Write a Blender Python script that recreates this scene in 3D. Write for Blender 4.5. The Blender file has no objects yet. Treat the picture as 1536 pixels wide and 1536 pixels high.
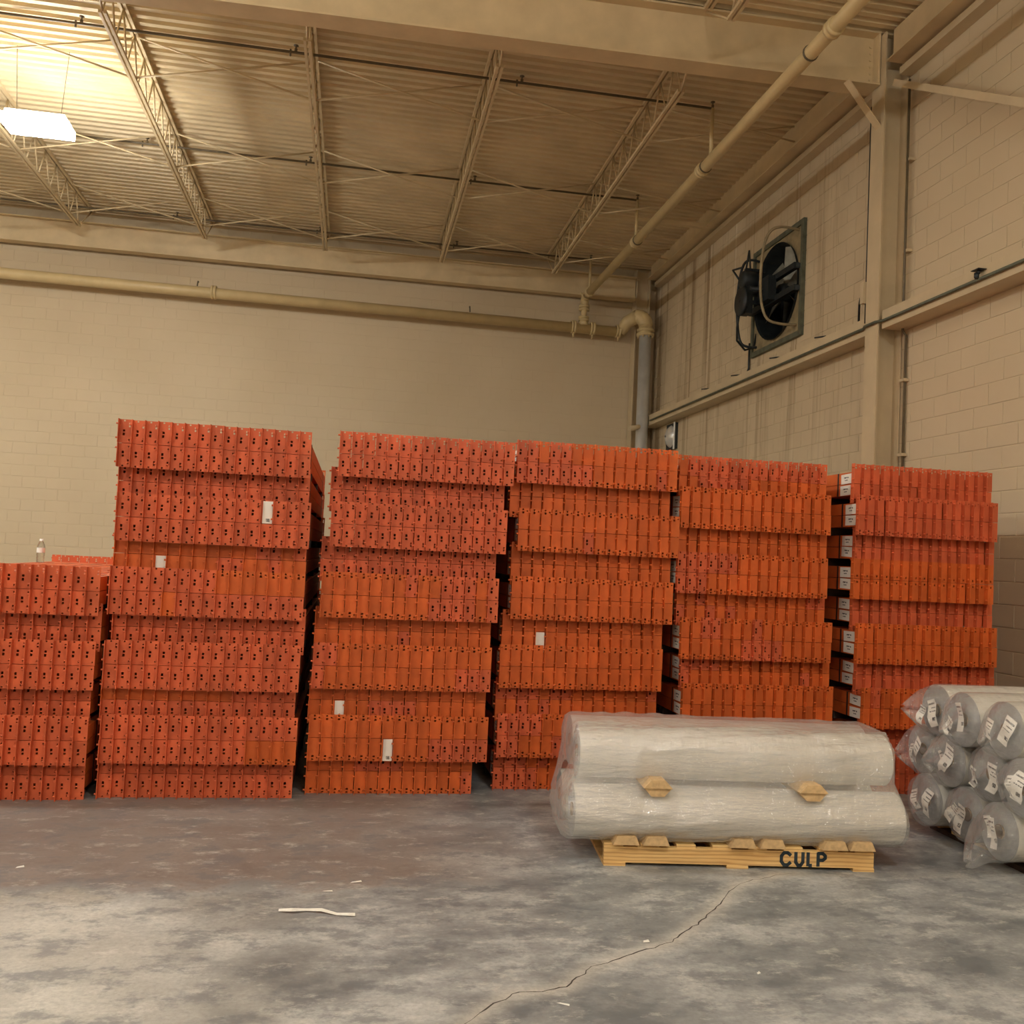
import bpy, math, random
from mathutils import Vector, Matrix
random.seed(7)
S = bpy.context.scene
C = S.collection
PI = math.pi

# ------------------------------------------------------------------ camera
FPX = 1391.6
yaw, pitch, roll = (math.radians(a) for a in (9.605, 2.68, 2.74))
fwd = Vector((math.sin(yaw)*math.cos(pitch), math.cos(yaw)*math.cos(pitch), math.sin(pitch)))
r0 = Vector((math.cos(yaw), -math.sin(yaw), 0)); u0 = r0.cross(fwd)
rgt = math.cos(roll)*r0 + math.sin(roll)*u0
upv = -math.sin(roll)*r0 + math.cos(roll)*u0
cam = bpy.data.cameras.new('camera'); cam.sensor_width = 36; cam.lens = 36*FPX/1536
cam.sensor_fit = 'HORIZONTAL'; cam.clip_end = 200
cobj = bpy.data.objects.new('camera', cam); C.objects.link(cobj)
M3 = Matrix((rgt, upv, -fwd)).transposed()
cobj.matrix_world = Matrix.Translation((0, 0, 1.65)) @ M3.to_4x4()
S.camera = cobj

# ------------------------------------------------------------------ world / exposure
W = bpy.data.worlds.new('world'); S.world = W; W.use_nodes = True
W.node_tree.nodes['Background'].inputs[0].default_value = (1.0, 0.97, 0.92, 1)
W.node_tree.nodes['Background'].inputs[1].default_value = 0.05
S.view_settings.view_transform = 'Standard'; S.view_settings.look = 'None'
S.view_settings.exposure = 1.0; S.view_settings.gamma = 1.0
S.view_settings.use_curve_mapping = False
LAMP_STRENGTH = 80.0
LAMP_COLOR = (1.0, 0.98, 0.935)
LAMPS = [(-4.06, 11.93, 6.6), (-4.40, 6.40, 6.6), (-4.40, -0.10, 6.6), (-4.40, -6.6, 6.6),
         (1.9, -0.10, 6.6), (1.9, -6.6, 6.6),
         (-10.9, 12.90, 6.6), (-10.9, 6.40, 6.6), (-10.9, -0.10, 6.6)]

# ------------------------------------------------------------------ materials
def srgb(r, g, b):
    f = lambda c: (c/12.92 if c <= .04045 else ((c+.055)/1.055)**2.4)
    return (f(r/255), f(g/255), f(b/255), 1)

class NT:
    def __init__(s, name):
        s.m = bpy.data.materials.new(name); s.m.use_nodes = True
        s.t = s.m.node_tree; s.b = s.t.nodes['Principled BSDF']; s.out = s.t.nodes['Material Output']
    def n(s, typ, **kw):
        n = s.t.nodes.new(typ)
        for k, v in kw.items():
            if k.startswith('i_'): n.inputs[int(k[2:])].default_value = v
            else: setattr(n, k, v)
        return n
    def l(s, a, b): s.t.links.new(a, b)
    def coord(s, kind='Object', scale=(1, 1, 1)):
        if kind == 'World':
            g = s.n('ShaderNodeNewGeometry'); o = g.outputs['Position']
        else:
            o = s.n('ShaderNodeTexCoord').outputs[kind]
        mp = s.n('ShaderNodeMapping'); mp.inputs['Scale'].default_value = scale
        s.l(o, mp.inputs[0]); return mp.outputs[0]
    def noise(s, co, scale, detail=4, rough=.55):
        n = s.n('ShaderNodeTexNoise'); n.inputs['Scale'].default_value = scale
        n.inputs['Detail'].default_value = detail; n.inputs['Roughness'].default_value = rough
        s.l(co, n.inputs['Vector']); return n.outputs['Fac']
    def ramp(s, fac, stops):
        r = s.n('ShaderNodeValToRGB'); e = r.color_ramp.elements
        while len(e) < len(stops): e.new(.5)
        for q, (p, c) in zip(e, stops):
            q.position = p; q.color = c if len(c) == 4 else (*c, 1)
        s.l(fac, r.inputs[0]); return r.outputs[0]
    def mix(s, fac, a, b, mode='MIX'):
        m = s.n('ShaderNodeMix', data_type='RGBA', blend_type=mode)
        for v, i in ((fac, 0), (a, 6), (b, 7)):
            if hasattr(v, 'is_linked'): s.l(v, m.inputs[i])
            else: m.inputs[i].default_value = v
        return m.outputs[2]
    def math(s, op, a, b=0.0, clamp=False):
        m = s.n('ShaderNodeMath', operation=op, use_clamp=clamp)
        for v, i in ((a, 0), (b, 1)):
            if hasattr(v, 'is_linked'): s.l(v, m.inputs[i])
            else: m.inputs[i].default_value = v
        return m.outputs[0]
    def bump(s, h, strength=.2, dist=.01):
        b = s.n('ShaderNodeBump'); b.inputs['Strength'].default_value = strength
        b.inputs['Distance'].default_value = dist
        s.l(h, b.inputs['Height']); s.l(b.outputs[0], s.b.inputs['Normal'])
    def base(s, c):
        if hasattr(c, 'is_linked'): s.l(c, s.b.inputs['Base Color'])
        else: s.b.inputs['Base Color'].default_value = c

MAT = {}
def simple(name, col, rough=.5, metal=0, var=.06, scale=20, coord='Object', bump=0):
    t = NT(name); co = t.coord(coord)
    f = t.noise(co, scale)
    d = tuple(max(0, c*(1-var*2)) for c in col[:3])+(1,); h = tuple(min(1, c*(1+var*2)) for c in col[:3])+(1,)
    t.base(t.ramp(f, [(.3, d), (.7, h)]))
    t.b.inputs['Roughness'].default_value = rough; t.b.inputs['Metallic'].default_value = metal
    if bump: t.bump(f, bump)
    MAT[name] = t.m; return t.m

def orange(name, col):
    t = NT(name); co = t.coord('World')
    oi = t.n('ShaderNodeObjectInfo')
    f = t.noise(co, 9, 3)
    d = tuple(c*.88 for c in col[:3])+(1,); h = tuple(min(1, c*1.10) for c in col[:3])+(1,)
    c0 = t.ramp(f, [(.3, d), (.7, h)])
    v = t.ramp(oi.outputs['Random'], [(0, (.86, .86, .86, 1)), (1, (1.1, 1.1, 1.1, 1))])
    c1 = t.mix(1.0, c0, v, 'MULTIPLY')
    sc = t.noise(t.coord('World', (60, 60, 12)), 1.0, 5, .7)
    t.base(t.mix(t.ramp(sc, [(.66, (0, 0, 0, 1)), (.74, (.35, .35, .35, 1))]), c1, srgb(120, 70, 45)))
    t.b.inputs['Roughness'].default_value = .5
    t.b.inputs['Specular IOR Level'].default_value = .3
    MAT[name] = t.m
orange('orange_red', srgb(206, 98, 60))
orange('orange', srgb(207, 99, 43))

def wallmat(name, stains):
    t = NT(name)
    co = t.coord('World')
    big = t.noise(co, .45, 4); fine = t.noise(co, 60, 3)
    c = t.ramp(big, [(.25, srgb(196, 178, 146)), (.75, srgb(208, 191, 160))])
    if stains:
        g = t.n('ShaderNodeNewGeometry'); sp = t.n('ShaderNodeSeparateXYZ'); t.l(g.outputs['Position'], sp.inputs[0])
        st = t.noise(t.coord('World', (1, 4.2, .10)), 1.0, 5, .65)
        m = t.ramp(st, [(.53, (0, 0, 0, 1)), (.68, (.75, .75, .75, 1))])
        z = sp.outputs['Z']; y = sp.outputs['Y']
        zl = t.math('MULTIPLY', t.math('MULTIPLY', t.math('SUBTRACT', z, 2.2), .45, True), t.math('SUBTRACT', 1.35, t.math('MULTIPLY', t.math('SUBTRACT', z, 4.4, True), .35)), True)
        yl = t.math('MULTIPLY', t.math('SUBTRACT', y, 9.7), 1.2, True)
        k = t.math('MULTIPLY', t.math('MULTIPLY', m, zl), yl, True)
        c = t.mix(k, c, srgb(128, 100, 66))
        st2 = t.noise(t.coord('World', (1, 7.5, .08)), 1.0, 3, .5)
        m2 = t.ramp(st2, [(.66, (0, 0, 0, 1)), (.70, (.6, .6, .6, 1))])
        c = t.mix(t.math('MULTIPLY', m2, yl), c, srgb(224, 212, 188))
        soot = t.noise(t.coord('World', (1, .8, .5)), 1.3, 4, .6)
        sm = t.ramp(soot, [(.45, (0, 0, 0, 1)), (.75, (.4, .4, .4, 1))])
        c = t.mix(t.math('MULTIPLY', sm, yl), c, srgb(140, 118, 88))
    t.base(c); t.b.inputs['Roughness'].default_value = .7
    t.bump(fine, .12, .003)
    MAT[name] = t.m
wallmat('block_paint', False); wallmat('block_paint_stained', True)
simple('steel_cream', srgb(210, 189, 149), .5, 0, .05, 3, 'World')
simple('deck_cream', srgb(214, 194, 154), .5, 0, .06, 1.5, 'World')
simple('column_cream', srgb(200, 182, 148), .5, 0, .04, 3, 'World')
simple('pipe_cream', srgb(206, 184, 136), .4, 0, .04, 4, 'World')
simple('pipe_dark', srgb(96, 84, 62), .5, 0, .1, 8, 'World')
simple('galvanised', srgb(206, 206, 202), .30, .35, .04, 6)
simple('dark_metal', srgb(44, 50, 52), .5, .4, .15, 10, 'World')
simple('green_grey_metal', srgb(96, 100, 84), .55, .3, .15, 9, 'World')
simple('fan_panel', srgb(150, 136, 104), .6, .1, .15, 7, 'World')
simple('blade_grey', srgb(132, 130, 116), .5, .2, .2, 6, 'World')
simple('black', srgb(26, 26, 28), .5)
simple('timber_dark', srgb(60, 44, 34), .8, 0, .2, 15, 'World')
simple('white_plastic', srgb(236, 236, 230), .4)
simple('pulp_board', srgb(200, 168, 122), .9, 0, .08, 40, 'World', .3)
simple('roll_face', srgb(206, 202, 192), .45, 0, .03, 3, 'World')
simple('roll_end', srgb(150, 150, 148), .6, 0, .06, 30)
simple('core_brown', srgb(120, 96, 70), .8)
simple('ink', srgb(40, 52, 58), .8)
simple('scrap_white', srgb(226, 224, 214), .6)
simple('strap_black', srgb(38, 34, 32), .5)
simple('plain_wall', srgb(196, 178, 146), .8, 0, .03, 1, 'World')

def wood(name):
    t = NT(name); co = t.coord('Object', (1.2, 10, 14))
    f = t.noise(co, 1.6, 5, .6)
    wv = t.n('ShaderNodeTexWave', wave_type='BANDS', bands_direction='Z')
    wv.inputs['Scale'].default_value = 2.0; wv.inputs['Distortion'].default_value = 6; wv.inputs['Detail'].default_value = 3
    t.l(t.coord('Object', (1.0, 4, 8)), wv.inputs[0])
    a = t.ramp(f, [(.3, srgb(206, 160, 96)), (.7, srgb(232, 198, 134))])
    t.base(t.mix(t.ramp(wv.outputs['Fac'], [(.5, (0, 0, 0, 1)), (.9, (.45, .45, .45, 1))]), a, srgb(150, 96, 48)))
    t.b.inputs['Roughness'].default_value = .65
    MAT[name] = t.m
wood('pine')

def paper(name, rows):
    """white sticker with printed dark lines (flat print)"""
    t = NT(name); co = t.coord('Generated')
    sp = t.n('ShaderNodeSeparateXYZ'); t.l(co, sp.inputs[0])
    u = sp.outputs[rows[0]]; v = sp.outputs['Z']
    acc = None
    for (v0, v1, u0_, u1_) in rows[1]:
        k = t.math('MULTIPLY', t.math('MULTIPLY', t.math('GREATER_THAN', v, v0), t.math('LESS_THAN', v, v1)),
                   t.math('MULTIPLY', t.math('GREATER_THAN', u, u0_), t.math('LESS_THAN', u, u1_)))
        acc = k if acc is None else t.math('MAXIMUM', acc, k)
    nz = t.noise(t.coord('Generated', (18, 18, 6)), 1.0, 2)
    acc = t.math('MULTIPLY', acc, t.math('GREATER_THAN', nz, .43))
    t.base(t.mix(acc, srgb(236, 232, 222), srgb(62, 60, 58)))
    t.b.inputs['Roughness'].default_value = .5
    MAT[name] = t.m
paper('side_sticker', ('Y', [(.56, .70, .28, .72), (.32, .42, .38, .64)]))
paper('face_sticker', ('X', [(.07, .22, .36, .74)]))
paper('bag_paper', ('Y', [(.82, .88, .15, .85), (.68, .72, .15, .6), (.55, .59, .2, .8), (.2, .34, .2, .5)]))

def film(name, clear, tint):
    t = NT(name)
    for n in (t.b,): t.t.nodes.remove(n)
    tr = t.n('ShaderNodeBsdfTransparent'); tr.inputs[0].default_value = (1, 1, 1, 1)
    gl = t.n('ShaderNodeBsdfGlossy'); gl.inputs['Roughness'].default_value = .14
    gl.inputs['Color'].default_value = (1, 1, 1, 1)
    df = t.n('ShaderNodeBsdfDiffuse'); df.inputs[0].default_value = tint
    co = t.coord('Object', (1.5, 6, 9)); f = t.noise(co, 2.2, 6, .6)
    f2 = t.noise(t.coord('Object', (5, 5, 5)), 3, 4, .6)
    b = t.n('ShaderNodeBump'); b.inputs['Strength'].default_value = .85; b.inputs['Distance'].default_value = .032
    f3 = t.noise(t.coord('Object', (14, 4, 4)), 2.0, 3, .5)
    t.l(t.math('ADD', t.math('ADD', f, t.math('MULTIPLY', f2, .6)), t.math('MULTIPLY', f3, .35)), b.inputs['Height'])
    t.l(b.outputs[0], gl.inputs['Normal'])
    m1 = t.n('ShaderNodeMixShader'); m1.inputs[0].default_value = .30
    t.l(gl.outputs[0], m1.inputs[1]); t.l(df.outputs[0], m1.inputs[2])
    lw = t.n('ShaderNodeLayerWeight'); lw.inputs[0].default_value = .25; t.l(b.outputs[0], lw.inputs['Normal'])
    k = t.math('ADD', t.math('MULTIPLY', lw.outputs['Facing'], .55), clear, True)
    k2 = t.math('ADD', k, t.math('MULTIPLY', t.math('SUBTRACT', f, .5), .35), True)
    m2 = t.n('ShaderNodeMixShader'); t.l(k2, m2.inputs[0])
    t.l(tr.outputs[0], m2.inputs[1]); t.l(m1.outputs[0], m2.inputs[2])
    t.l(m2.outputs[0], t.out.inputs[0])
    MAT[name] = t.m
film('stretch_film', .30, (.8, .78, .74, 1))
film('bag_film', .13, (.75, .75, .74, 1))

def bottle_mat():
    t = NT('clear_plastic'); t.t.nodes.remove(t.b)
    tr = t.n('ShaderNodeBsdfTransparent'); tr.inputs[0].default_value = (.93, .95, .95, 1)
    gl = t.n('ShaderNodeBsdfGlossy'); gl.inputs['Roughness'].default_value = .08
    nz = t.noise(t.coord('Object'), 30, 2)
    lw = t.n('ShaderNodeLayerWeight'); lw.inputs[0].default_value = .4
    m = t.n('ShaderNodeMixShader')
    t.l(t.math('ADD', t.math('MULTIPLY', lw.outputs['Fresnel'], .5), t.math('MULTIPLY', nz, .1)), m.inputs[0])
    t.l(tr.outputs[0], m.inputs[1]); t.l(gl.outputs[0], m.inputs[2]); t.l(m.outputs[0], t.out.inputs[0])
    MAT['clear_plastic'] = t.m
bottle_mat()

def lampmat():
    t = NT('led_diffuser'); t.base((1, 1, 1, 1))
    nz = t.noise(t.coord('Object'), 3, 1)
    t.b.inputs['Emission Color'].default_value = (*LAMP_COLOR, 1)
    t.l(t.math('ADD', t.math('MULTIPLY', nz, .02*LAMP_STRENGTH), LAMP_STRENGTH), t.b.inputs['Emission Strength'])
    MAT['led_diffuser'] = t.m
lampmat()

def floormat():
    t = NT('concrete'); co = t.coord('World')
    g = t.n('ShaderNodeNewGeometry'); sp = t.n('ShaderNodeSeparateXYZ'); t.l(g.outputs['Position'], sp.inputs[0])
    x, y = sp.outputs['X'], sp.outputs['Y']
    warp = t.noise(co, .9, 4, .6)
    w2 = t.noise(t.coord('World', (.9, 1.35, 1)), 1.7, 6, .68)
    w3 = t.noise(t.coord('World', (1.6, 2.3, 1)), 2.6, 7, .72)
    fine = t.noise(co, 45, 4, .7)
    c = t.ramp(w2, [(.36, srgb(108, 112, 114)), (.5, srgb(146, 148, 147)), (.64, srgb(186, 187, 183))])
    # brown, worn coating in front of the beam stacks
    yy = t.math('ADD', y, t.math('MULTIPLY', t.math('SUBTRACT', w2, .5), 1.1))
    xx = t.math('ADD', x, t.math('MULTIPLY', t.math('SUBTRACT', warp, .5), 2.4))
    bm = t.math('MULTIPLY', t.math('MULTIPLY', t.math('SUBTRACT', yy, 4.62), 7.0, True),
                t.math('MULTIPLY', t.math('SUBTRACT', 1.25, xx), .9, True))
    bm = t.math('MULTIPLY', bm, .85)
    c = t.mix(bm, c, t.ramp(w3, [(.3, srgb(112, 98, 90)), (.7, srgb(150, 136, 126))]))
    # brighter light past a shadow line at the near left, painted into the colour
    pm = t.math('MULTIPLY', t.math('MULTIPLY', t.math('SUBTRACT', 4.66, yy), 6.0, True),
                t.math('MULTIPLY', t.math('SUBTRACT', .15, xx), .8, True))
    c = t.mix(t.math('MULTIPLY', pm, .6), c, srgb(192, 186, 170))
    # blotchy dark scuffs and pale scrapes
    c = t.mix(t.ramp(w3, [(.50, (0, 0, 0, 1)), (.60, (.6, .6, .6, 1))]), c, srgb(96, 100, 104))
    sc = t.noise(t.coord('World', (1.4, 2.6, 1)), 3.8, 8, .78)
    c = t.mix(t.ramp(sc, [(.54, (0, 0, 0, 1)), (.66, (.6, .6, .6, 1))]), c, srgb(204, 201, 192))
    c = t.mix(t.ramp(fine, [(.35, (.3, .3, .3, 1)), (.6, (0, 0, 0, 1))]), c, srgb(112, 108, 102))
    # pale margin along the crack, from a per-vertex mask
    at = t.n('ShaderNodeAttribute', attribute_name='crack_wear')
    c = t.mix(t.math('MULTIPLY', at.outputs['Fac'], t.math('ADD', fine, .1)), c, srgb(200, 194, 180))
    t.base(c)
    t.l(t.ramp(w2, [(.3, (.42, .42, .42, 1)), (.7, (.62, .62, .62, 1))]), t.b.inputs['Roughness'])
    t.b.inputs['Specular IOR Level'].default_value = .4
    t.bump(fine, .08, .002)
    MAT['concrete'] = t.m
floormat()

# ------------------------------------------------------------------ mesh helpers
class MB:
    def __init__(s): s.v = []; s.f = []; s.sm = []
    def add(s, vs, fs, smooth=False):
        o = len(s.v); s.v += [tuple(p) for p in vs]
        for f in fs: s.f.append(tuple(i+o for i in f)); s.sm.append(smooth)
        return s
    def box(s, a, b):
        x0, y0, z0 = a; x1, y1, z1 = b
        return s.add([(x0,y0,z0),(x1,y0,z0),(x1,y1,z0),(x0,y1,z0),(x0,y0,z1),(x1,y0,z1),(x1,y1,z1),(x0,y1,z1)],
                     [(0,3,2,1),(4,5,6,7),(0,1,5,4),(1,2,6,5),(2,3,7,6),(3,0,4,7)])
    def beam(s, p, q, w, h, up=(0,0,1)):
        p = Vector(p); q = Vector(q); d = (q-p).normalized(); upv_ = Vector(up)
        a = d.cross(upv_)
        if a.length < 1e-4: a = d.cross(Vector((1, 0, 0)))
        a.normalize(); b = a.cross(d)
        vs = []
        for e in (p, q):
            for (i, j) in ((-1,-1),(1,-1),(1,1),(-1,1)): vs.append(e + a*i*w/2 + b*j*h/2)
        return s.add(vs, [(3,2,1,0),(4,5,6,7),(0,1,5,4),(1,2,6,5),(2,3,7,6),(3,0,4,7)])
    def tube(s, pts, r, n=10, caps=True):
        pts = [Vector(p) for p in pts]; rs = r if isinstance(r, (list, tuple)) else [r]*len(pts)
        rings = []; prev = None
        for i, p in enumerate(pts):
            d = (pts[min(i+1, len(pts)-1)] - pts[max(i-1, 0)]).normalized()
            if prev is None:
                a = d.cross(Vector((0,0,1)))
                if a.length < 1e-3: a = d.cross(Vector((1,0,0)))
            else: a = prev - d*prev.dot(d)
            a.normalize(); prev = a; b = d.cross(a)
            rings.append([p + (a*math.cos(2*PI*k/n) + b*math.sin(2*PI*k/n))*rs[i] for k in range(n)])
        vs = [v for g in rings for v in g]; fs = []
        for i in range(len(pts)-1):
            for k in range(n):
                k2 = (k+1) % n; fs.append((i*n+k, i*n+k2, (i+1)*n+k2, (i+1)*n+k))
        s.add(vs, fs, True)
        if caps:
            o = len(s.v)-len(vs)
            s.f.append(tuple(o+k for k in reversed(range(n)))); s.sm.append(False)
            s.f.append(tuple(o+(len(pts)-1)*n+k for k in range(n))); s.sm.append(False)
        return s
    def prism(s, poly, axis, a, b):
        """poly: 2-D outline, extruded along axis from a to b"""
        n = len(poly)
        def P(p, t):
            if axis == 'X': return (t, p[0], p[1])
            if axis == 'Y': return (p[0], t, p[1])
            return (p[0], p[1], t)
        vs = [P(p, a) for p in poly] + [P(p, b) for p in poly]
        fs = [tuple(range(n)), tuple(range(2*n-1, n-1, -1))]
        fs += [((i+1) % n, i, n+i, n+(i+1) % n) for i in range(n)]
        return s.add(vs, fs)
    def lathe(s, prof, n=20, o=(0,0,0), axis='Z', smooth=True):
        vs = []
        for (r, t) in prof:
            for k in range(n):
                c_, s_ = r*math.cos(2*PI*k/n), r*math.sin(2*PI*k/n)
                v = {'Z': (c_, s_, t), 'X': (t, c_, s_), 'Y': (c_, t, s_)}[axis]
                vs.append((v[0]+o[0], v[1]+o[1], v[2]+o[2]))
        fs = [(i*n+k, i*n+(k+1) % n, (i+1)*n+(k+1) % n, (i+1)*n+k) for i in range(len(prof)-1) for k in range(n)]
        return s.add(vs, fs, smooth)
    def mesh(s, name, mat):
        m = bpy.data.meshes.new(name); m.from_pydata(s.v, [], s.f)
        m.polygons.foreach_set('use_smooth', s.sm)
        m.materials.append(MAT[mat]); m.update(); return m
    def build(s, name, mat, parent=None, loc=None, rot=None):
        return put(name, s.mesh(name, mat), parent, loc, rot)

def put(name, me, parent=None, loc=None, rot=None):
    o = bpy.data.objects.new(name, me); C.objects.link(o)
    if parent: o.parent = parent
    if loc is not None: o.location = loc
    if rot is not None: o.rotation_euler = rot
    return o
def tag(o, label, cat, group=None):
    o['label'] = label; o['category'] = cat
    if group: o['group'] = group
    return o
def thing(name, label, cat, loc=(0,0,0), rot=(0,0,0), group=None):
    o = bpy.data.objects.new(name, None); C.objects.link(o)
    o.location = loc; o.rotation_euler = rot; o.empty_display_size = .1
    return tag(o, label, cat, group)
def struct(o): o['kind'] = 'structure'; return o
def stuff(o): o['kind'] = 'stuff'; return o
def fixnormals(me):
    import bmesh
    b = bmesh.new(); b.from_mesh(me); bmesh.ops.recalc_face_normals(b, faces=b.faces); b.to_mesh(me); b.free()

XW, YB = 5.73, 17.75          # right wall plane, back wall plane
XL, YF = -14.0, -9.0          # far left and front limits of the hall
def deck_z(y): return 7.60 - .015*(y-9.2)

# ================================================================== floor
CR = [(.30,3.05),(.485,3.306),(.60,3.44),(.689,3.52),(.80,3.53),(.905,3.56),(.98,3.65),(1.054,3.724),(1.18,3.79),
      (1.326,3.868),(1.474,3.948),(1.55,4.03),(1.624,4.101),(1.72,4.20),(1.83,4.331),(1.95,4.49),(2.084,4.64),(2.22,4.70),(2.366,4.762),(2.5,4.80)]
def seg_d(px_, py_):
    best = 9
    for (a, b), (c, d) in zip(CR, CR[1:]):
        vx, vy = c-a, d-b; t = max(0, min(1, ((px_-a)*vx+(py_-b)*vy)/(vx*vx+vy*vy)))
        best = min(best, math.hypot(px_-a-t*vx, py_-b-t*vy))
    return best
xs = [XL, -8, -4, -1, .1] + [.1+.03*i for i in range(1, 90)] + [3.6, XW]
ys = [YF, -3, 0, 2.2, 2.9] + [2.9+.03*i for i in range(1, 70)] + [5.4, 7, 10, 14, YB]
fv = [(x, y, 0) for y in ys for x in xs]; nx = len(xs)
ff = [(j*nx+i, j*nx+i+1, (j+1)*nx+i+1, (j+1)*nx+i) for j in range(len(ys)-1) for i in range(nx-1)]
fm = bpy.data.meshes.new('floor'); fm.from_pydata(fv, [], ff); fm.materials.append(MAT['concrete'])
atr = fm.attributes.new('crack_wear', 'FLOAT', 'POINT')
for i, (x, y, z) in enumerate(fv):
    d = seg_d(x, y); atr.data[i].value = max(0, 1-d/.09)**1.5
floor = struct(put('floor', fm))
# the crack itself: a thin irregular dark sliver
pts = []
for (a, b) in zip(CR, CR[1:]):
    for k in range(4):
        t = k/4; pts.append((a[0]+(b[0]-a[0])*t+random.uniform(-.008,.008), a[1]+(b[1]-a[1])*t+random.uniform(-.008,.008)))
m = MB(); vs = []; fs = []
for i, (x, y) in enumerate(pts):
    w = random.uniform(.0009, .0027) * (1 if 6 < i < 58 else .5)
    vs += [(x-w, y+w, .0008), (x+w, y-w, .0008)]
    if i: fs.append((2*i-2, 2*i-1, 2*i+1, 2*i))
m.add(vs, fs); simple('crack_dirt', srgb(72, 66, 60), .9)
m.build('crack', 'crack_dirt', floor)

# ================================================================== walls with real blocks
BH, BL, GAP = .2032, .4064, .009
def block_mesh(name, axis, L, mat, d=.0050, H=BH-GAP):
    m = MB(); c = .003
    # face towards -Y (axis 'Y') or towards -X (axis 'X')
    o = [(-L/2, 0), (L/2, 0), (L/2, H), (-L/2, H)]; i = [(-L/2+c, c), (L/2-c, c), (L/2-c, H-c), (-L/2+c, H-c)]
    if axis == 'Y': vs = [(u, 0, w) for u, w in o] + [(u, -d+.0012, w) for u, w in o] + [(u, -d, w) for u, w in i]
    else: vs = [(0, -u, w) for u, w in o] + [(-d+.0012, -u, w) for u, w in o] + [(-d, -u, w) for u, w in i]
    fs = [(8, 9, 10, 11)]
    for k in range(4):
        k2 = (k+1) % 4; fs += [(k, k2, 4+k2, 4+k), (4+k, 4+k2, 8+k2, 8+k)]
    m.add(vs, fs); return m
def block_wall(name, axis, plane, u0_, u1_, ztop, mat, vis, hole=None):
    """blocks laid in running bond on a backing wall; the 300 largest in view are parts, the rest one mesh"""
    back = MB()
    def bk(a0, a1, z0, z1):
        if axis == 'Y': back.box((a0, plane, z0), (a1, plane+.2, z1))
        else: back.box((plane, a0, z0), (plane+.2, a1, z1))
    if hole:
        h0, h1, hz0, hz1 = hole
        bk(u0_, h0, 0, ztop); bk(h1, u1_, 0, ztop); bk(h0, h1, 0, hz0); bk(h0, h1, hz1, ztop)
    else: bk(u0_, u1_, 0, ztop)
    wall = struct(back.build(name, mat))
    items = []
    nrow = int(ztop/BH)
    for r in range(nrow):
        z = r*BH+GAP/2; u = u0_ - (BL/2 if r % 2 else 0)
        while u < u1_:
            a, b = max(u, u0_)+GAP/2, min(u+BL, u1_)-GAP/2
            u += BL
            if b-a < .06: continue
            if hole and b > hole[0] and a < hole[1] and z+BH > hole[2] and z < hole[3]:
                for (a2, b2) in ((a, hole[0]), (hole[1], b)):
                    if b2-a2 > .05: items.append((a2, b2, z))
                continue
            items.append((a, b, z))
    full = [it for it in items if abs(it[1]-it[0]-(BL-GAP)) < 1e-4]
    def score(it):
        c = (it[0]+it[1])/2; v = vis(c, it[2])
        p = Vector((c, plane, it[2])) if axis == 'Y' else Vector((plane, c, it[2]))
        d = p-Vector((0, 0, 1.65)); zc = d.dot(fwd)
        X = 768+FPX*d.dot(rgt)/zc; Y = 768-FPX*d.dot(upv)/zc
        ins = -20 < X < 1550 and -20 < Y < 1550 and zc > 0
        return (0 if (v and ins) else 1, d.length)
    full.sort(key=score); parts = full[:300]; ps = set(parts)
    pm_ = block_mesh('block', axis, BL-GAP, mat).mesh('block', mat)
    for (a, b, z) in parts:
        c = (a+b)/2; e = random.uniform(-.0008, .0008)
        o = put('block', pm_, wall, (c, plane+e, z) if axis == 'Y' else (plane+e, c, z))
    rest = MB()
    for it in items:
        if it in ps: continue
        a, b, z = it; q = block_mesh('b', axis, b-a, mat); c = (a+b)/2; e = random.uniform(-.0008, .0008)
        rest.add([((x+c, y+plane+e, w+z) if axis == 'Y' else (x+plane+e, y+c, w+z)) for x, y, w in q.v], q.f)
    stuff(rest.build('more_blocks', mat, wall))
    return wall
FY0, FY1, FZ0, FZ1 = 11.45, 12.87, 4.85, 6.24
wall_back = block_wall('wall_back', 'Y', YB, XL, XW, 7.9, 'block_paint', lambda u, z: z > 2.2 or (u < -2.6 and z > 1.4))
wall_right = block_wall('wall_right', 'X', XW, 2.0, YB, 7.9, 'block_paint_stained',
                        lambda u, z: z > 2.6 or u < 7.6, (FY0, FY1, FZ0, FZ1))
struct(MB().box((XW, YF, 0), (XW+.2, 2.0, 7.9)).build('wall_right', 'plain_wall'))
struct(MB().box((XL-.2, YF, 0), (XL, YB, 7.9)).build('wall_left', 'plain_wall'))
struct(MB().box((XL, YF-.2, 0), (XW, YF, 8.0)).build('wall_front', 'plain_wall'))

# ================================================================== ribbed roof deck
m = MB(); prof = []
y = YF; PIT = .1524
while y < YB+.02:
    z = deck_z(y)
    prof += [(y, z+.05), (y+.05, z+.05), (y+.066, z), (y+.136, z)]
    y += PIT
vs = []; fs = []
for (yy, zz) in prof: vs += [(XL, yy, zz), (XW+.1, yy, zz)]
for i in range(len(prof)-1): fs.append((2*i, 2*i+2, 2*i+3, 2*i+1))
m.add(vs, fs); struct(m.build('ceiling', 'deck_cream'))

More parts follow.
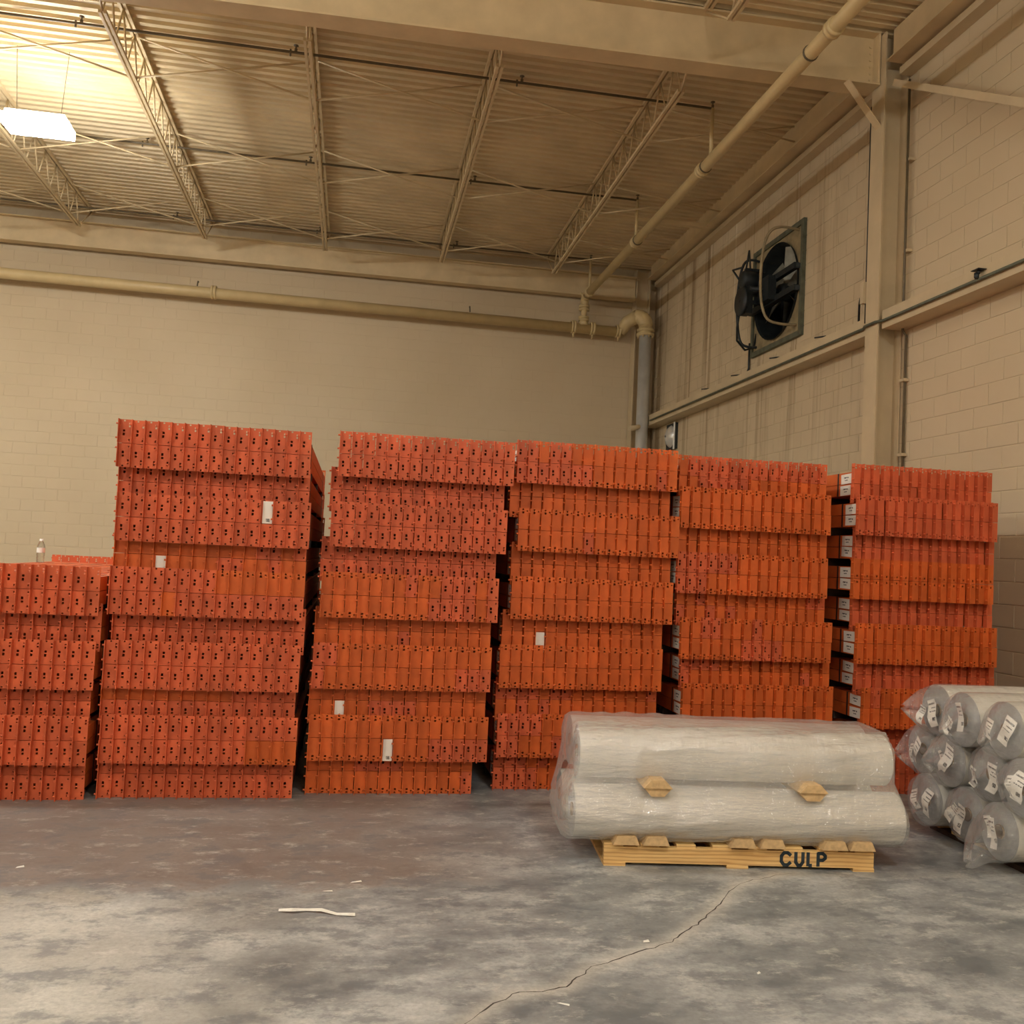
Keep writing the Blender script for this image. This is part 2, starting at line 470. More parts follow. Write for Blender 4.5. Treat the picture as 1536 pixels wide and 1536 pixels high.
# ================================================================== structural steel
def wsection(w, h, tf=.016, tw=.012):
    a = w/2; b = tw/2
    return [(-a,0),(a,0),(a,tf),(b,tf),(b,h-tf),(a,h-tf),(a,h),(-a,h),(-a,h-tf),(-b,h-tf),(-b,tf),(-a,tf)]
def wparts(parent, w, h, tf, tw, mat, place):
    """bottom flange, web and top flange as three meshes; place(box) maps local (s, t) box to world"""
    for nm, (s0, s1, t0, t1) in (('bottom_flange', (-w/2, w/2, 0, tf)), ('web', (-tw/2, tw/2, tf, h-tf)), ('top_flange', (-w/2, w/2, h-tf, h))):
        mm = MB(); place(mm, s0, s1, t0, t1); mm.build(nm, mat, parent)

GY = 9.30
g = thing('roof_girder', 'deep cream steel girder running under the deck from the right-hand column', 'girder', (0, 0, 0))
def pl(mm, s0, s1, t0, t1):
    zl, zr = 6.70, 7.0
    vs = []
    for X, z0 in ((XL, zl), (5.42, zr)):
        k = 1.0
        for (s, t) in ((s0, t0), (s1, t0), (s1, t1), (s0, t1)): vs.append((X, GY+s, z0+t))
    mm.add(vs, [(0,1,2,3),(7,6,5,4),(1,0,4,5),(2,1,5,6),(3,2,6,7),(0,3,7,4)])
wparts(g, .26, .60, .022, .014, 'steel_cream', pl)
m = MB().box((5.395, GY-.12, 7.03), (5.42, GY+.12, 7.58)); m.build('end_plate', 'steel_cream', g)
bm_ = MB().lathe([(0, -.012), (.014, -.012), (.014, 0), (0, 0)], 8, axis='Y', smooth=False).mesh('bolt', 'steel_cream')
for k in range(6):
    put('bolt', bm_, g, (5.36, GY-.01, 7.10+.075*k))
m = MB().beam((5.02, GY-.13, 6.99), (5.44, GY-.10, 6.52), .012, .10, (0, 1, 0))
tag(m.build('knee_brace', 'steel_cream'), 'flat cream knee brace bolted between girder and column', 'brace')

b = thing('wall_beam', 'cream steel beam along the top of the back block wall', 'beam')
def pl(mm, s0, s1, t0, t1): mm.box((XL, 17.50+s0, 6.78+t0), (5.22, 17.50+s1, 6.78+t1))
wparts(b, .20, .46, .018, .012, 'steel_cream', pl)
m = MB()
m.tube([(XL, 17.33, 7.235), (5.25, 17.33, 7.16)], .009, 6); tag(m.build('signal_cable', 'pipe_cream'), 'thin pale cable strung along the beam on the back wall', 'cable')

def wcolumn(name, label, x0, x1, yc, w, ztop, zb=0):
    c = thing(name, label, 'column', (0, 0, 0))
    MB().box((x0, yc-w/2, zb), (x0+.016, yc+w/2, ztop)).build('inner_flange', 'column_cream', c)
    MB().box((x0+.016, yc-.006, zb), (x1-.016, yc+.006, ztop)).build('web', 'column_cream', c)
    MB().box((x1-.016, yc-w/2, zb), (x1, yc+w/2, ztop)).build('outer_flange', 'column_cream', c)
    MB().box((x0-.05, yc-w/2-.05, zb), (x1, yc+w/2+.05, zb+.02)).build('base_plate', 'column_cream', c)
    return c
wcolumn('steel_column', 'cream steel column against the right block wall under the girder', 5.43, 5.715, 9.22, .25, 7.56)
c2 = thing('corner_column', 'cream steel column in the corner behind the silver riser pipe', 'column')
MB().box((5.235, 17.46, 0), (5.255, 17.72, 7.4)).build('inner_flange', 'column_cream', c2)
MB().box((5.255, 17.585, 0), (5.50, 17.60, 7.4)).build('web', 'column_cream', c2)
MB().box((5.50, 17.46, 0), (5.52, 17.72, 7.4)).build('outer_flange', 'column_cream', c2)

# girt along the right wall, in two lengths either side of the column
for (y0, y1, lab) in ((9.36, 17.4, 'cream channel girt below the exhaust fan on the right wall'),
                      (2.0, 9.08, 'cream channel girt carrying the small camera on the right wall')):
    gt = thing('wall_girt', lab, 'girt')
    MB().box((5.47, y0, 4.27), (5.49, y1, 4.47)).build('web', 'column_cream', gt)
    MB().box((5.49, y0, 4.45), (5.722, y1, 4.47)).build('top_flange', 'column_cream', gt)
    MB().box((5.49, y0, 4.27), (5.722, y1, 4.29)).build('bottom_flange', 'column_cream', gt)
# eave beam
for (y0, y1, lab) in ((9.45, 17.4, 'cream eave beam above the exhaust fan under the deck edge'),
                      (2.0, 9.06, 'cream eave beam above the diagonal wall brace')):
    ev = thing('eave_beam', lab, 'beam')
    MB().box((5.50, y0, 7.22), (5.515, y1, 7.57)).build('web', 'steel_cream', ev)
    MB().box((5.42, y0, 7.205), (5.722, y1, 7.22)).build('bottom_flange', 'steel_cream', ev)
    MB().box((5.58, y0, 7.08), (5.722, y1, 7.16)).build('ledger_angle', 'column_cream', ev)
MB_ = MB().beam((5.56, 9.04, 6.97), (5.56, 6.2, 5.28), .07, .13, (1, 0, 0))
tag(MB_.build('diagonal_brace', 'column_cream'), 'cream diagonal wall brace sloping down from the column top', 'brace')

# bar joists
def bar_joist(x, ya, yb, label, full=True):
    j = thing('bar_joist', label, 'joist', (x, 0, 0), group='open-web bar joists under the roof deck')
    def zt(y): return deck_z(y)-.01
    def zb(y): return deck_z(y)-.54
    for s in (-1, 1):
        MB().beam((s*.028, ya, zt(ya)-.02), (s*.028, yb, zt(yb)-.02), .034, .04).build('top_chord', 'steel_cream', j)
    y0, y1 = ya+.62, yb-.75
    for s in (-1, 1):
        MB().beam((s*.026, y0, zb(y0)), (s*.026, y1, zb(y1)), .030, .036).build('bottom_chord', 'steel_cream', j)
    n = 13; st = (y1-y0)/n
    rod = MB().tube([(0, 0, 0), (0, st/2, 1.0)], .011, 6).mesh('web_bar', 'steel_cream')
    H = .50
    for k in range(n):
        y = y0+k*st
        for sgn, yy in ((1, y), (-1, y+st)):
            o = put('web_bar', rod, j, (0, yy, zb(yy)+.0)); o.scale = (1, sgn, H)
    for (p, q) in (((0, ya+.06, zt(ya)-.04), (0, y0, zb(y0))), ((0, yb-.06, zt(yb)-.04), (0, y1, zb(y1)))):
        MB().tube([p, q], .013, 6).build('end_web', 'steel_cream', j)
    return j
NTH = ['first', 'second', 'third', 'fourth', 'fifth', 'sixth']
JX = [-7.03, -4.94, -2.85, -.78, 1.31, 3.41]
for i, x in enumerate(JX):
    bar_joist(x, GY+.02, 17.5, 'slender cream bar joist from girder to back wall, %s from the fan wall' % NTH[len(JX)-1-i])
bar_joist(3.41, .9, GY-.02, 'bar joist on the near side of the girder beside the overhead main')

# cross bridging between joists
for yb_, row in ((11.25, 'nearest the girder'), (13.75, 'midway to the back wall'), (16.15, 'nearest the back wall')):
    for i in range(len(JX)):
        xa = JX[i]; xb = JX[i+1] if i+1 < len(JX) else 5.50
        zt, zb = deck_z(yb_)-.06, deck_z(yb_)-.53
        last = i+1 == len(JX)
        t = thing('cross_bridging', 'crossed bridging rods %s, %s joist bay from the fan wall' % (row, NTH[len(JX)-1-i]), 'brace', group='bridging rods '+row)
        MB().tube([(xa+.04, yb_, zt), (xb-.04, yb_+.02, zb if not last else zb+.25)], .012, 6).build('rod', 'steel_cream', t)
        MB().tube([(xa+.04, yb_+.03, zb), (xb-.04, yb_+.05, zt)], .012, 6).build('rod', 'steel_cream', t)

# ================================================================== sprinkler pipework
PX = 4.18                                     # overhead main, along the hall
PZ = 6.74
om = thing('overhead_sprinkler_main', 'cream overhead sprinkler main running the length of the bay', 'pipe')
MB().tube([(PX, 1.0, PZ), (PX, 17.28, PZ)], .072, 16).build('pipe', 'pipe_cream', om)
coup = MB().lathe([(.072, -.05), (.092, -.05), (.092, -.015), (.084, -.012), (.084, .012), (.092, .015), (.092, .05), (.072, .05)], 16, axis='Y').mesh('coupling', 'pipe_cream')
for y in (7.9, 11.25, 14.1, 17.05): put('coupling', coup, om, (PX, y, PZ))
ring = MB().lathe([(.073, -.01), (.083, -.01), (.083, .01), (.073, .01)], 16, axis='Y').mesh('hanger_ring', 'pipe_dark')
for y in (8.35, 11.12, 14.0): put('hanger_ring', ring, om, (PX, y, PZ))
# elbow at the far end and drop with flanged valve to the tee
pe = [(PX, 17.26, PZ), (PX, 17.34, PZ-.01), (PX, 17.40, PZ-.06), (PX, 17.42, PZ-.13)]
MB().tube(pe, .082, 14).build('elbow', 'pipe_cream', om)
MB().tube([(PX, 17.42, PZ-.12), (PX, 17.42, 6.26)], .055, 14).build('drop', 'pipe_cream', om)
fl = MB().lathe([(.05, -.02), (.105, -.02), (.105, .02), (.05, .02)], 14).mesh('flange', 'pipe_cream')
for z in (6.56, 6.50, 6.34, 6.29): put('flange', fl, om, (PX, 17.42, z))
MB().lathe([(0, -.10), (.05, -.09), (.065, -.03), (.065, .03), (.05, .09), (0, .10)], 12, (PX, 17.40, 6.62), 'Y').build('valve_body', 'pipe_cream', om)
MB().tube([(PX-.02, 17.38, 6.70), (PX-.10, 17.36, 6.82)], .018, 8).build('valve_stem', 'pipe_cream', om)

wm = thing('wall_sprinkler_main', 'fat cream sprinkler pipe running along the back wall', 'pipe')
WZ = 6.13
MB().tube([(XL, 17.42, WZ+.085), (4.90, 17.42, WZ-.01)], .098, 18).build('pipe', 'pipe_cream', wm)
cw = MB().lathe([(.098, -.045), (.125, -.045), (.125, -.012), (.112, -.01), (.112, .01), (.125, .012), (.125, .045), (.098, .045)], 18, axis='X').mesh('coupling', 'pipe_cream')
for x in (-2.75, 3.98, 4.36, 4.88): put('coupling', cw, wm, (x, 17.42, WZ+.03-.005*x))
cb = MB().lathe([(0, -.05), (.018, -.05), (.018, .05), (0, .05)], 6).mesh('bolt', 'pipe_cream')
for x in (3.98, 4.36, 4.88): put('bolt', cb, wm, (x, 17.40, WZ-.145))
MB().tube([(PX, 17.42, WZ+.05), (PX, 17.42, WZ+.17)], [.11, .07], 14).build('tee', 'pipe_cream', wm)
hook = MB().tube([(0, .0, .0), (0, .06, .12), (0, .12, .12)], .012, 6)
for x in (-3.05, 1.95):
    hook.build('pipe_hook', 'pipe_dark', wm, (x, 17.42, WZ+.12)); hook = MB().tube([(0, .0, .0), (0, .06, .12), (0, .12, .12)], .012, 6)

rp = thing('riser_pipe', 'shiny silver riser pipe in the corner with cream elbow on top', 'pipe', (5.36, 17.10, 0))
MB().tube([(0, 0, 0), (-.02, 0, 6.0)], .115, 24).build('silver_pipe', 'galvanised', rp)['label'] = 'shiny silver galvanised length'
MB().lathe([(.10, 6.0), (.17, 6.0), (.17, 6.05), (.12, 6.05), (.12, 6.09), (.165, 6.09), (.165, 6.13), (.13, 6.13), (.13, 6.22)], 20, (-.02, 0, 0)).build('flange', 'pipe_cream', rp)
bo = MB().lathe([(0, -.04), (.014, -.04), (.014, .04), (0, .04)], 6).mesh('bolt', 'pipe_cream')
for k in range(8):
    a = 2*PI*k/8+.2; put('bolt', bo, rp, (-.02+.145*math.cos(a), .145*math.sin(a), 6.0))
arc = []
for k in range(9):
    a = PI/2*k/8
    q = Vector((-.02, 0, 6.2)) + Vector((-.62, .5, 0)).normalized()*(.20-.20*math.cos(a)) + Vector((0, 0, .20*math.sin(a)))
    arc.append(q)
MB().tube(arc, .142, 18).build('elbow', 'pipe_cream', rp)
MB().tube([arc[-1]+Vector((.02, -.02, 0)), arc[-1]+Vector((-.14, .12, -.09)), Vector((-.44, .32, WZ-.01))], [.14, .13, .105], 18).build('offset_elbow', 'pipe_cream', rp)

hm = MB().lathe([(.0, 0), (.018, 0), (.018, .03), (.009, .035), (.009, .06), (.030, .064), (.030, .07), (0, .07)], 8).mesh('sprinkler_head', 'pipe_dark')
for (yb_, hx, nm) in ((10.95, (-3.35, -.98, 1.72, 4.18), 'nearest the girder'), (14.1, (-3.3, -.95, 1.55, 4.18), 'midway along the roof bay'), (17.05, (-3.4, -.9, 1.6, 4.18), 'close to the back wall')):
    zz = 7.42 if yb_ < 17 else 7.37
    t = thing('sprinkler_branch_line', 'thin dark sprinkler branch pipe under the deck, '+nm, 'pipe')
    MB().tube([(-9, yb_, zz), (PX, yb_, zz)], .016, 8).build('branch_pipe', 'pipe_dark', t)
    MB().tube([(PX, yb_, zz), (PX, yb_, PZ+.06)], .026, 8).build('drop_pipe', 'pipe_cream', t)
    for x in hx:
        put('sprinkler_head', hm, t, (x, yb_, zz+.015))
    for x in hx[:-1]:
        MB().tube([(x-.06, yb_, zz-.05), (x-.06, yb_, zz+.03)], .012, 6).build('hanger', 'pipe_dark', t)

# horizontal strut near the pipe
tag(MB().beam((3.43, 14.35, 7.18), (5.49, 14.35, 7.22), .10, .06).build('roof_strut', 'steel_cream'), 'short cream strut from a bar joist to the eave beam', 'strut')

# ================================================================== exhaust fan
fan = thing('exhaust_fan', 'large dark belt-driven exhaust fan set in the right block wall', 'fan', (XW, 12.16, 5.545))
# local: x towards -X is into the room, y along the wall (+y = deeper into the hall), z up
fr = .79
def fbox(a, b, nm, mat, par=fan): return MB().box(a, b).build(nm, mat, par)
fbox((-.055, -fr, -fr), (0, -fr+.07, fr), 'frame_rail', 'green_grey_metal'); fbox((-.055, fr-.07, -fr), (0, fr, fr), 'frame_rail', 'green_grey_metal')
fbox((-.055, -fr+.07, -fr), (0, fr-.07, -fr+.07), 'frame_rail', 'green_grey_metal'); fbox((-.055, -fr+.07, fr-.07), (0, fr-.07, fr), 'frame_rail', 'green_grey_metal')
m = MB(); n = 48; R_ = .665; vs = []
for k in range(n):
    a = 2*PI*k/n; c_, s_ = math.cos(a), math.sin(a); q = .74/max(abs(c_), abs(s_))
    vs += [(-.03, R_*c_, R_*s_), (-.03, q*c_, q*s_), (.34, R_*.97*c_, R_*.97*s_), (-.07, R_*1.02*c_, R_*1.02*s_)]
fs = []
for k in range(n):
    a, b2 = 4*k, 4*((k+1) % n); fs += [(a, a+1, b2+1, b2)]
m.add(vs, fs).build('orifice_panel', 'fan_panel', fan)
fs = []
m = MB()
for k in range(n):
    a, b2 = 4*k, 4*((k+1) % n); fs += [(a, b2, b2+2, a+2), (a+3, b2+3, b2, a)]
m.add(vs, fs).build('throat_ring', 'dark_metal', fan)
fbox((.34, -.72, -.72), (.36, .72, .72), 'shutter', 'black')
bl_ = MB(); vs = []; fs = []
NB = 7
for i in range(NB):
    r = .10+.55*i/(NB-1); w = .10+.20*i/(NB-1)
    for t_ in (-1, 0, 1):
        ang = t_*w/ r*.5 if r > .2 else t_*.35
        vs.append((.14-.07*t_+.012*(1-abs(t_)), r*math.sin(ang), r*math.cos(ang)))
for i in range(NB-1):
    for t_ in range(2): fs.append((i*3+t_, i*3+t_+1, i*3+t_+4, i*3+t_+3))
bl_.add(vs, fs, True); blm = bl_.mesh('blade', 'blade_grey')
for k in range(6): put('blade', blm, fan, (0, 0, 0), (2*PI*k/6+.25, 0, 0))
MB().lathe([(0, .0), (.11, .0), (.13, .05), (.13, .2), (0, .2)], 20, axis='X').build('hub', 'dark_metal', fan)
for z in (-.14, .16): MB().beam((-.10, -.72, z), (-.10, .72, z), .07, .08).build('mounting_bar', 'dark_metal', fan)
for z in (-.14, .16):
    for s in (-1, 1): MB().beam((-.10, s*.70, z), (-.02, s*.72, z), .05, .06).build('bar_foot', 'dark_metal', fan)
fbox((-.24, -.16, -.16), (-.12, .18, .18), 'bearing_block', 'dark_metal')
MB().tube([(-.42, .02, .02), (.05, .02, .02)], .03, 10).build('shaft', 'dark_metal', fan)
mo = MB().lathe([(0, -.44), (.11, -.44), (.135, -.41), (.135, -.24), (.11, -.21), (0, -.21)], 20, axis='X', o=(0, .30, .22)).build('motor', 'dark_metal', fan)
fbox((-.40, .20, -.28), (-.30, .40, .12), 'belt_guard', 'dark_metal')
MB().lathe([(.02, -.46), (.20, -.46), (.21, -.44), (.20, -.42), (.02, -.42)], 24, axis='X', o=(0, .28, -.10)).build('pulley', 'dark_metal', fan)
for z in (.02, -.1, .36): MB().beam((-.40, .28, z), (-.10, .28, z), .05, .05).build('motor_bracket', 'dark_metal', fan)
# bent-pipe guard hoops
def hoop(y, dep, z0, z1, mat, k=.12):
    p = [(-.02, y, z1), (-dep*.55, y+.02, z1+.02), (-dep*.85, y+.05, z1-.05), (-dep, y+.08, z1-.28), (-dep-.02, y+.09, 0), (-dep, y+.08, z0+.28), (-dep*.85, y+.05, z0+.06), (-dep*.5, y+.02, z0), (-.02, y, z0)]
    # Catmull-Rom smoothing
    P_ = [Vector(q) for q in p]; out = []
    for i in range(len(P_)-1):
        a, b_, c_, d_ = P_[max(i-1, 0)], P_[i], P_[i+1], P_[min(i+2, len(P_)-1)]
        for t in (0, .25, .5, .75):
            out.append(.5*((2*b_)+(-a+c_)*t+(2*a-5*b_+4*c_-d_)*t*t+(-a+3*b_-3*c_+d_)*t**3))
    out.append(P_[-1])
    MB().tube(out, .019, 8).build('guard_hoop', mat, fan)
hoop(-.62, .50, -.62, .68, 'fan_panel'); hoop(.62, .30, -.66, .62, 'dark_metal')
cbp = [(-.42, .36, -.20), (-.44, .40, -.45), (-.40, .48, -.62), (-.22, .60, -.72), (-.06, .66, -.66), (-.02, .66, -.45)]
MB().tube(cbp, .016, 7).build('power_cable', 'dark_metal', fan)
for (q0, q1) in (((-.44, .40, .26), (-.46, .58, .44)), ((-.46, .58, .44), (-.40, .34, .42)), ((-.38, .30, .34), (-.38, .20, .62)), ((-.38, .20, .62), (-.38, .14, .34))):
    MB().tube([q0, q1], .014, 6).build('guard_wire', 'dark_metal', fan)
MB().tube([(XW-.03, 12.98, 5.2), (XW-.03, 13.0, 4.50)], .016, 7)
tag(MB().tube([(XW-.03, 13.03, 5.0), (XW-.03, 13.03, 4.62), (XW-.05, 13.1, 4.48)], .016, 7).build('fan_conduit', 'dark_metal'), 'dark conduit dropping from the exhaust fan to the girt', 'conduit')

# ================================================================== conduits, camera, alarm gong on the right wall
tag(MB().tube([(5.44, 16.9, 4.345), (5.445, 9.4, 4.345), (5.405, 9.32, 4.345), (5.405, 9.1, 4.345), (5.445, 9.02, 4.345), (5.445, 2.0, 4.345)], .016, 7).build('girt_conduit', 'green_grey_metal'),
    'long thin grey conduit clipped along the face of the wall girt', 'conduit')
t = thing('column_conduit', 'thin dark vertical conduit beside the fan side of the column', 'conduit')
MB().tube([(5.45, 9.375, 4.40), (5.45, 9.375, 6.85)], .014, 7).build('conduit', 'dark_metal', t)
MB().box((5.40, 9.36, 4.62), (5.46, 9.42, 4.86)).build('switch_box', 'column_cream', t)
MB().tube([(5.46, 9.40, 4.74), (5.5, 9.58, 4.74), (5.52, 9.64, 4.68), (5.52, 9.64, 4.48)], .013, 7).build('branch', 'dark_metal', t)
t = thing('drop_conduit', 'thin dark conduit between the column and the near block wall', 'conduit')
MB().tube([(5.70, 8.99, .4), (5.70, 8.99, 4.2), (5.66, 8.99, 4.25), (5.66, 8.99, 7.0)], .014, 7).build('conduit', 'pipe_dark', t)
for z in (2.9, 3.7, 5.1, 6.1): MB().box((5.66, 8.95, z), (5.722, 9.03, z+.03)).build('clip', 'column_cream', t)
sc_ = thing('security_camera', 'small dark security camera bracketed on the wall girt', 'camera', (5.44, 7.46, 4.40)); sc_.scale = (.45, .45, .45)
MB().box((-.12, -.12, .045), (.16, .12, .06)).build('bracket_plate', 'black', sc_)
MB().tube([(-.02, 0, .05), (-.03, 0, -.02)], .03, 10).build('stem', 'black', sc_)
MB().lathe([(0, -.10), (.035, -.09), (.05, -.05), (.05, .03), (0, .03)], 14, (-.05, .03, -.03)).build('camera_head', 'dark_metal', sc_)
MB().beam((.10, 0, 0), (.16, 0, .05), .05, .03).build('clamp', 'black', sc_)
gg = thing('alarm_gong', 'round wall-mounted alarm gong low beside the silver riser pipe', 'alarm gong', (XW, 16.35, 3.98))
MB().lathe([(.02, -.16), (.07, -.155), (.15, -.12), (.20, -.07), (.215, -.05), (.19, -.05), (.02, -.08)], 28, axis='X').build('gong', 'galvanised', gg)
MB().box((-.06, -.24, -.24), (0, .24, .24)).build('back_plate', 'dark_metal', gg)
MB().box((-.075, -.235, -.25), (-.06, -.18, .25)).build('edge_strip', 'white_plastic', gg)
for ri, (y, z) in enumerate(((10.35, 4.482), (11.6, 4.482), (12.9, 4.482), (14.1, 4.482))):
    tag(MB().tube([(5.50, y, z), (5.44, y+.16, z+.012)], .010, 6).build('anchor_rod', 'dark_metal'), 'short dark rod on the girt below the fan, %s from the column' % NTH[ri], 'rod', 'loose rods on the girt')
MB().tube([(-.02, -.03, 4.25), (-.14, -.08, 4.21), (-.30, -.14, 4.17)], .05, 8).build('drain_stub', 'column_cream', rp)

# ================================================================== high-bay lamps
for i, (x, y, z) in enumerate(LAMPS):
    t = thing('high_bay_lamp', 'bright rectangular LED high bay lamp hanging under the roof deck'+(' near the back wall' if i == 0 else ''), 'lamp', (x, y, z), group='LED high bay lamps')
    MB().box((-.34, -.15, .05), (.34, .15, .11)).build('housing', 'white_plastic', t)
    MB().box((-.37, -.20, -.06), (.37, .20, .05)).build('diffuser', 'led_diffuser', t)
    for s in (-1, 1): MB().tube([(s*.25, 0, .11), (s*.3, 0, deck_z(y)-z)], .004, 5).build('hanging_wire', 'pipe_dark', t)

# ================================================================== rack beam bundles
PITCH, PH, BHT, LEN = .080, .150, .088, 3.05
PW, TH, LEG = .0725, .004, .042
def plate_mesh(name, holes, up, mat, pocket=0):
    """angle connector: punched face plate, forward leg on its left edge, two hook studs"""
    m = MB()
    s = 1 if up else -1
    hs = [(x-w/2, x+w/2, z-h/2, z+h/2) for (x, z, w, h) in holes]
    gx = sorted({0, PW} | {v for h in hs for v in h[:2]}); gz = sorted({0, PH} | {v for h in hs for v in h[2:]})
    inh = lambda x, z: any(a < x < b and c < z < d for a, b, c, d in hs)
    idx = {}
    for yy in (0, TH):
        for i, x in enumerate(gx):
            for j, z in enumerate(gz):
                idx[(i, j, yy)] = len(m.v); m.v.append((x, yy, s*z))
    for i in range(len(gx)-1):
        for j in range(len(gz)-1):
            if inh((gx[i]+gx[i+1])/2, (gz[j]+gz[j+1])/2): continue
            q = [(i, j), (i+1, j), (i+1, j+1), (i, j+1)]
            a = tuple(idx[(*k, 0)] for k in q); b = tuple(idx[(*k, TH)] for k in reversed(q))
            if not up: a = a[::-1]; b = b[::-1]
            m.f += [a, b]; m.sm += [False]*2
    z0, z1 = (0, PH) if up else (-PH, 0)
    m.add([(0,0,z0),(PW,0,z0),(PW,TH,z0),(0,TH,z0),(0,0,z1),(PW,0,z1),(PW,TH,z1),(0,TH,z1)], [(0,3,2,1),(4,5,6,7),(1,2,6,5)])
    if pocket:  # blind pockets, added behind the see-through holes to keep them dark
        for (a, b, c, d) in hs:
            if c < BHT: continue                       # already opens into the tube
            c, d = s*c, s*d
            m.add([(a,TH,c),(b,TH,c),(b,TH,d),(a,TH,d),(a,TH+pocket,c),(b,TH+pocket,c),(b,TH+pocket,d),(a,TH+pocket,d)], [(0,1,5,4),(1,2,6,5),(2,3,7,6),(3,0,4,7),(4,5,6,7)])
    m.box((-.004, -LEG, z0), (0, TH, z1))
    for f in (.2, .8):
        z = s*PH*f
        m.lathe([(0, -.013), (.006, -.013), (.006, 0), (0, 0)], 8, (-.004, -.027, z), 'X', False)
    return m.mesh(name, mat)
# hole layouts, z measured outwards from the seam between the two rows
H_P = [(.026, .142, .011, .010), (.058, .124, .011, .012), (.058, .107, .011, .012), (.025, .080, .014, .016), (.024, .056, .014, .017), (.058, .020, .009, .009)]
H_F = [(.030, .141, .013, .011), (.031, .120, .015, .014), (.060, .130, .010, .009)]
H_M = [(.026, .142, .011, .009), (.024, .016, .012, .012), (.050, .022, .011, .014)]
H_D = [(.040, .140, .013, .010), (.040, .117, .014, .012), (.012, .128, .007, .007)]
PL = {}
for k, hh, mt in (('P', H_P, 'orange_red'), ('F', H_F, 'orange'), ('M', H_M, 'orange'), ('D', H_D, 'orange'), ('R', H_F, 'orange_red')):
    for up in (1, 0):
        PL[k, up] = plate_mesh('end_plate', hh, up, mt, .055); PL[k, up, 'open'] = plate_mesh('end_plate', hh, up, mt)
T0, T1 = .010, .064
def tube_mesh(up, far):
    m = MB(); z0, z1 = (0.0008, BHT) if up else (-BHT, -.0008); y0, y1 = TH, LEN
    th = .003
    o = [(T0, z0), (T1, z0), (T1, z1), (T0, z1)]; i = [(T0+th, z0+th), (T1-th, z0+th), (T1-th, z1-th), (T0+th, z1-th)]
    vs = [(x, y, z) for y in (y0, y1) for x, z in o] + [(x, y, z) for y in (y0, y1) for x, z in i]
    fs = []
    for k in range(4):
        k2 = (k+1) % 4
        fs += [(k, k2, 4+k2, 4+k), (8+k2, 8+k, 12+k, 12+k2), (k2, k, 8+k, 8+k2)]
    m.add(vs, fs)
    if far:
        q = plate_mesh('far', H_P, up, 'orange_red')
        for p in q.polygons: m.f.append(tuple(len(m.v)+v for v in p.vertices)); m.sm.append(False)
        m.v += [(v.co.x, LEN+TH-v.co.y+.0, v.co.z) for v in q.vertices]
        # keep outward orientation after the mirror
        k0 = len(m.f)-len(q.polygons)
        m.f[k0:] = [f[::-1] for f in m.f[k0:]]
    return m.mesh('beam', 'orange')
TUBE = {(up, far): tube_mesh(up, far) for up in (1, 0) for far in (1, 0)}
FARP = {}
for up in (1, 0):
    me = PL['P', up, 'open'].copy()
    for v in me.vertices: v.co.y = LEN+TH-v.co.y
    me.flip_normals(); FARP[up] = me
def strap_mesh(n):
    w = n*PITCH; x0, x1 = T0-.001, (n-1)*PITCH+T1+.001; z = BHT+.0005
    m = MB()
    m.box((x0-.0015, 0, -z), (x0, .019, z)); m.box((x1, 0, -z), (x1+.0015, .019, z))
    m.box((x0-.0015, 0, z), (x1+.0015, .019, z+.0015)); m.box((x0-.0015, 0, -z-.0015), (x1+.0015, .019, -z))
    return m.mesh('strap', 'strap_black')
STRAP = {n: strap_mesh(n) for n in (14, 15)}
stick = MB().box((-.0012, 0, -.038), (0, .155, .038)).mesh('side_sticker', 'side_sticker')
face_stick = MB().box((0, -.0015, .002), (.062, 0, .146)).mesh('face_sticker', 'face_sticker')

ORD = ['lowest', 'second from floor', 'third from floor', 'fourth from floor', 'fifth from floor', 'sixth from floor', 'seventh from floor', 'eighth from floor', 'ninth from floor', 'topmost']
def bundle(stack, lvl, nlv, x, y, zs, up_, lo_, n, gapz, group, side=False, stickers=(), farparts=False, desc=''):
    """up_ / lo_: plate kind for each column of the upper and lower row"""
    od = ORD[lvl] if lvl < nlv-1 else 'topmost'
    t = thing('rack_beam_bundle', 'orange beam bundle, %s in the %s' % (od, desc), 'beam bundle', (x, y, zs), group=group)
    drift = random.uniform(-.004, .004)
    for c in range(n):
        dz = random.uniform(-.0012, .0012); dy0 = random.uniform(-.006, .006)
        for up, kinds in ((1, up_), (0, lo_)):
            k = kinds[c]
            bmo = put('beam', TUBE[up, 0 if farparts else 1], t, (c*PITCH+random.uniform(-.0015, .0015), dy0+random.uniform(-.004, .004), (dz if up else dz)+(0.0014 if up else -.0014)))
            put('end_plate', PL[k, up, 'open'] if (up and lvl == nlv-1) else PL[k, up], bmo)
            if farparts: put('end_plate', FARP[up], bmo)
            if side and c == 0:
                put('side_sticker', stick, bmo, (T0-.0003, .02+random.uniform(0, .012), (1 if up else -1)*(.043+random.uniform(-.003, .003))), (random.uniform(-.04, .04), 0, 0))
            if (c, up) in stickers:
                o = put('face_sticker', face_stick, bmo, (.008, -.0004, 0 if up else -PH)); o['label'] = 'white paper sticker on the end plate'
    for yy in (.21, 2.55): put('strap', STRAP[n], t, (0, yy, 0))
    W_ = (n-1)*PITCH+T1
    for yy in (.42, 1.5, 2.62):
        MB_b = MB().box((T0, 0, 0), (W_, .085, gapz)); MB_b.build('bearer', 'timber_dark', t, (0, yy, -BHT-gapz-.002))
    return t

def mixk(n, spec):
    """spec like 'P8F7' -> list of kinds"""
    out = []; i = 0
    while i < len(spec):
        k = spec[i]; j = i+1
        while j < len(spec) and spec[j].isdigit(): j += 1
        out += [k]*int(spec[i+1:j]); i = j
    return (out+[out[-1]]*n)[:n]

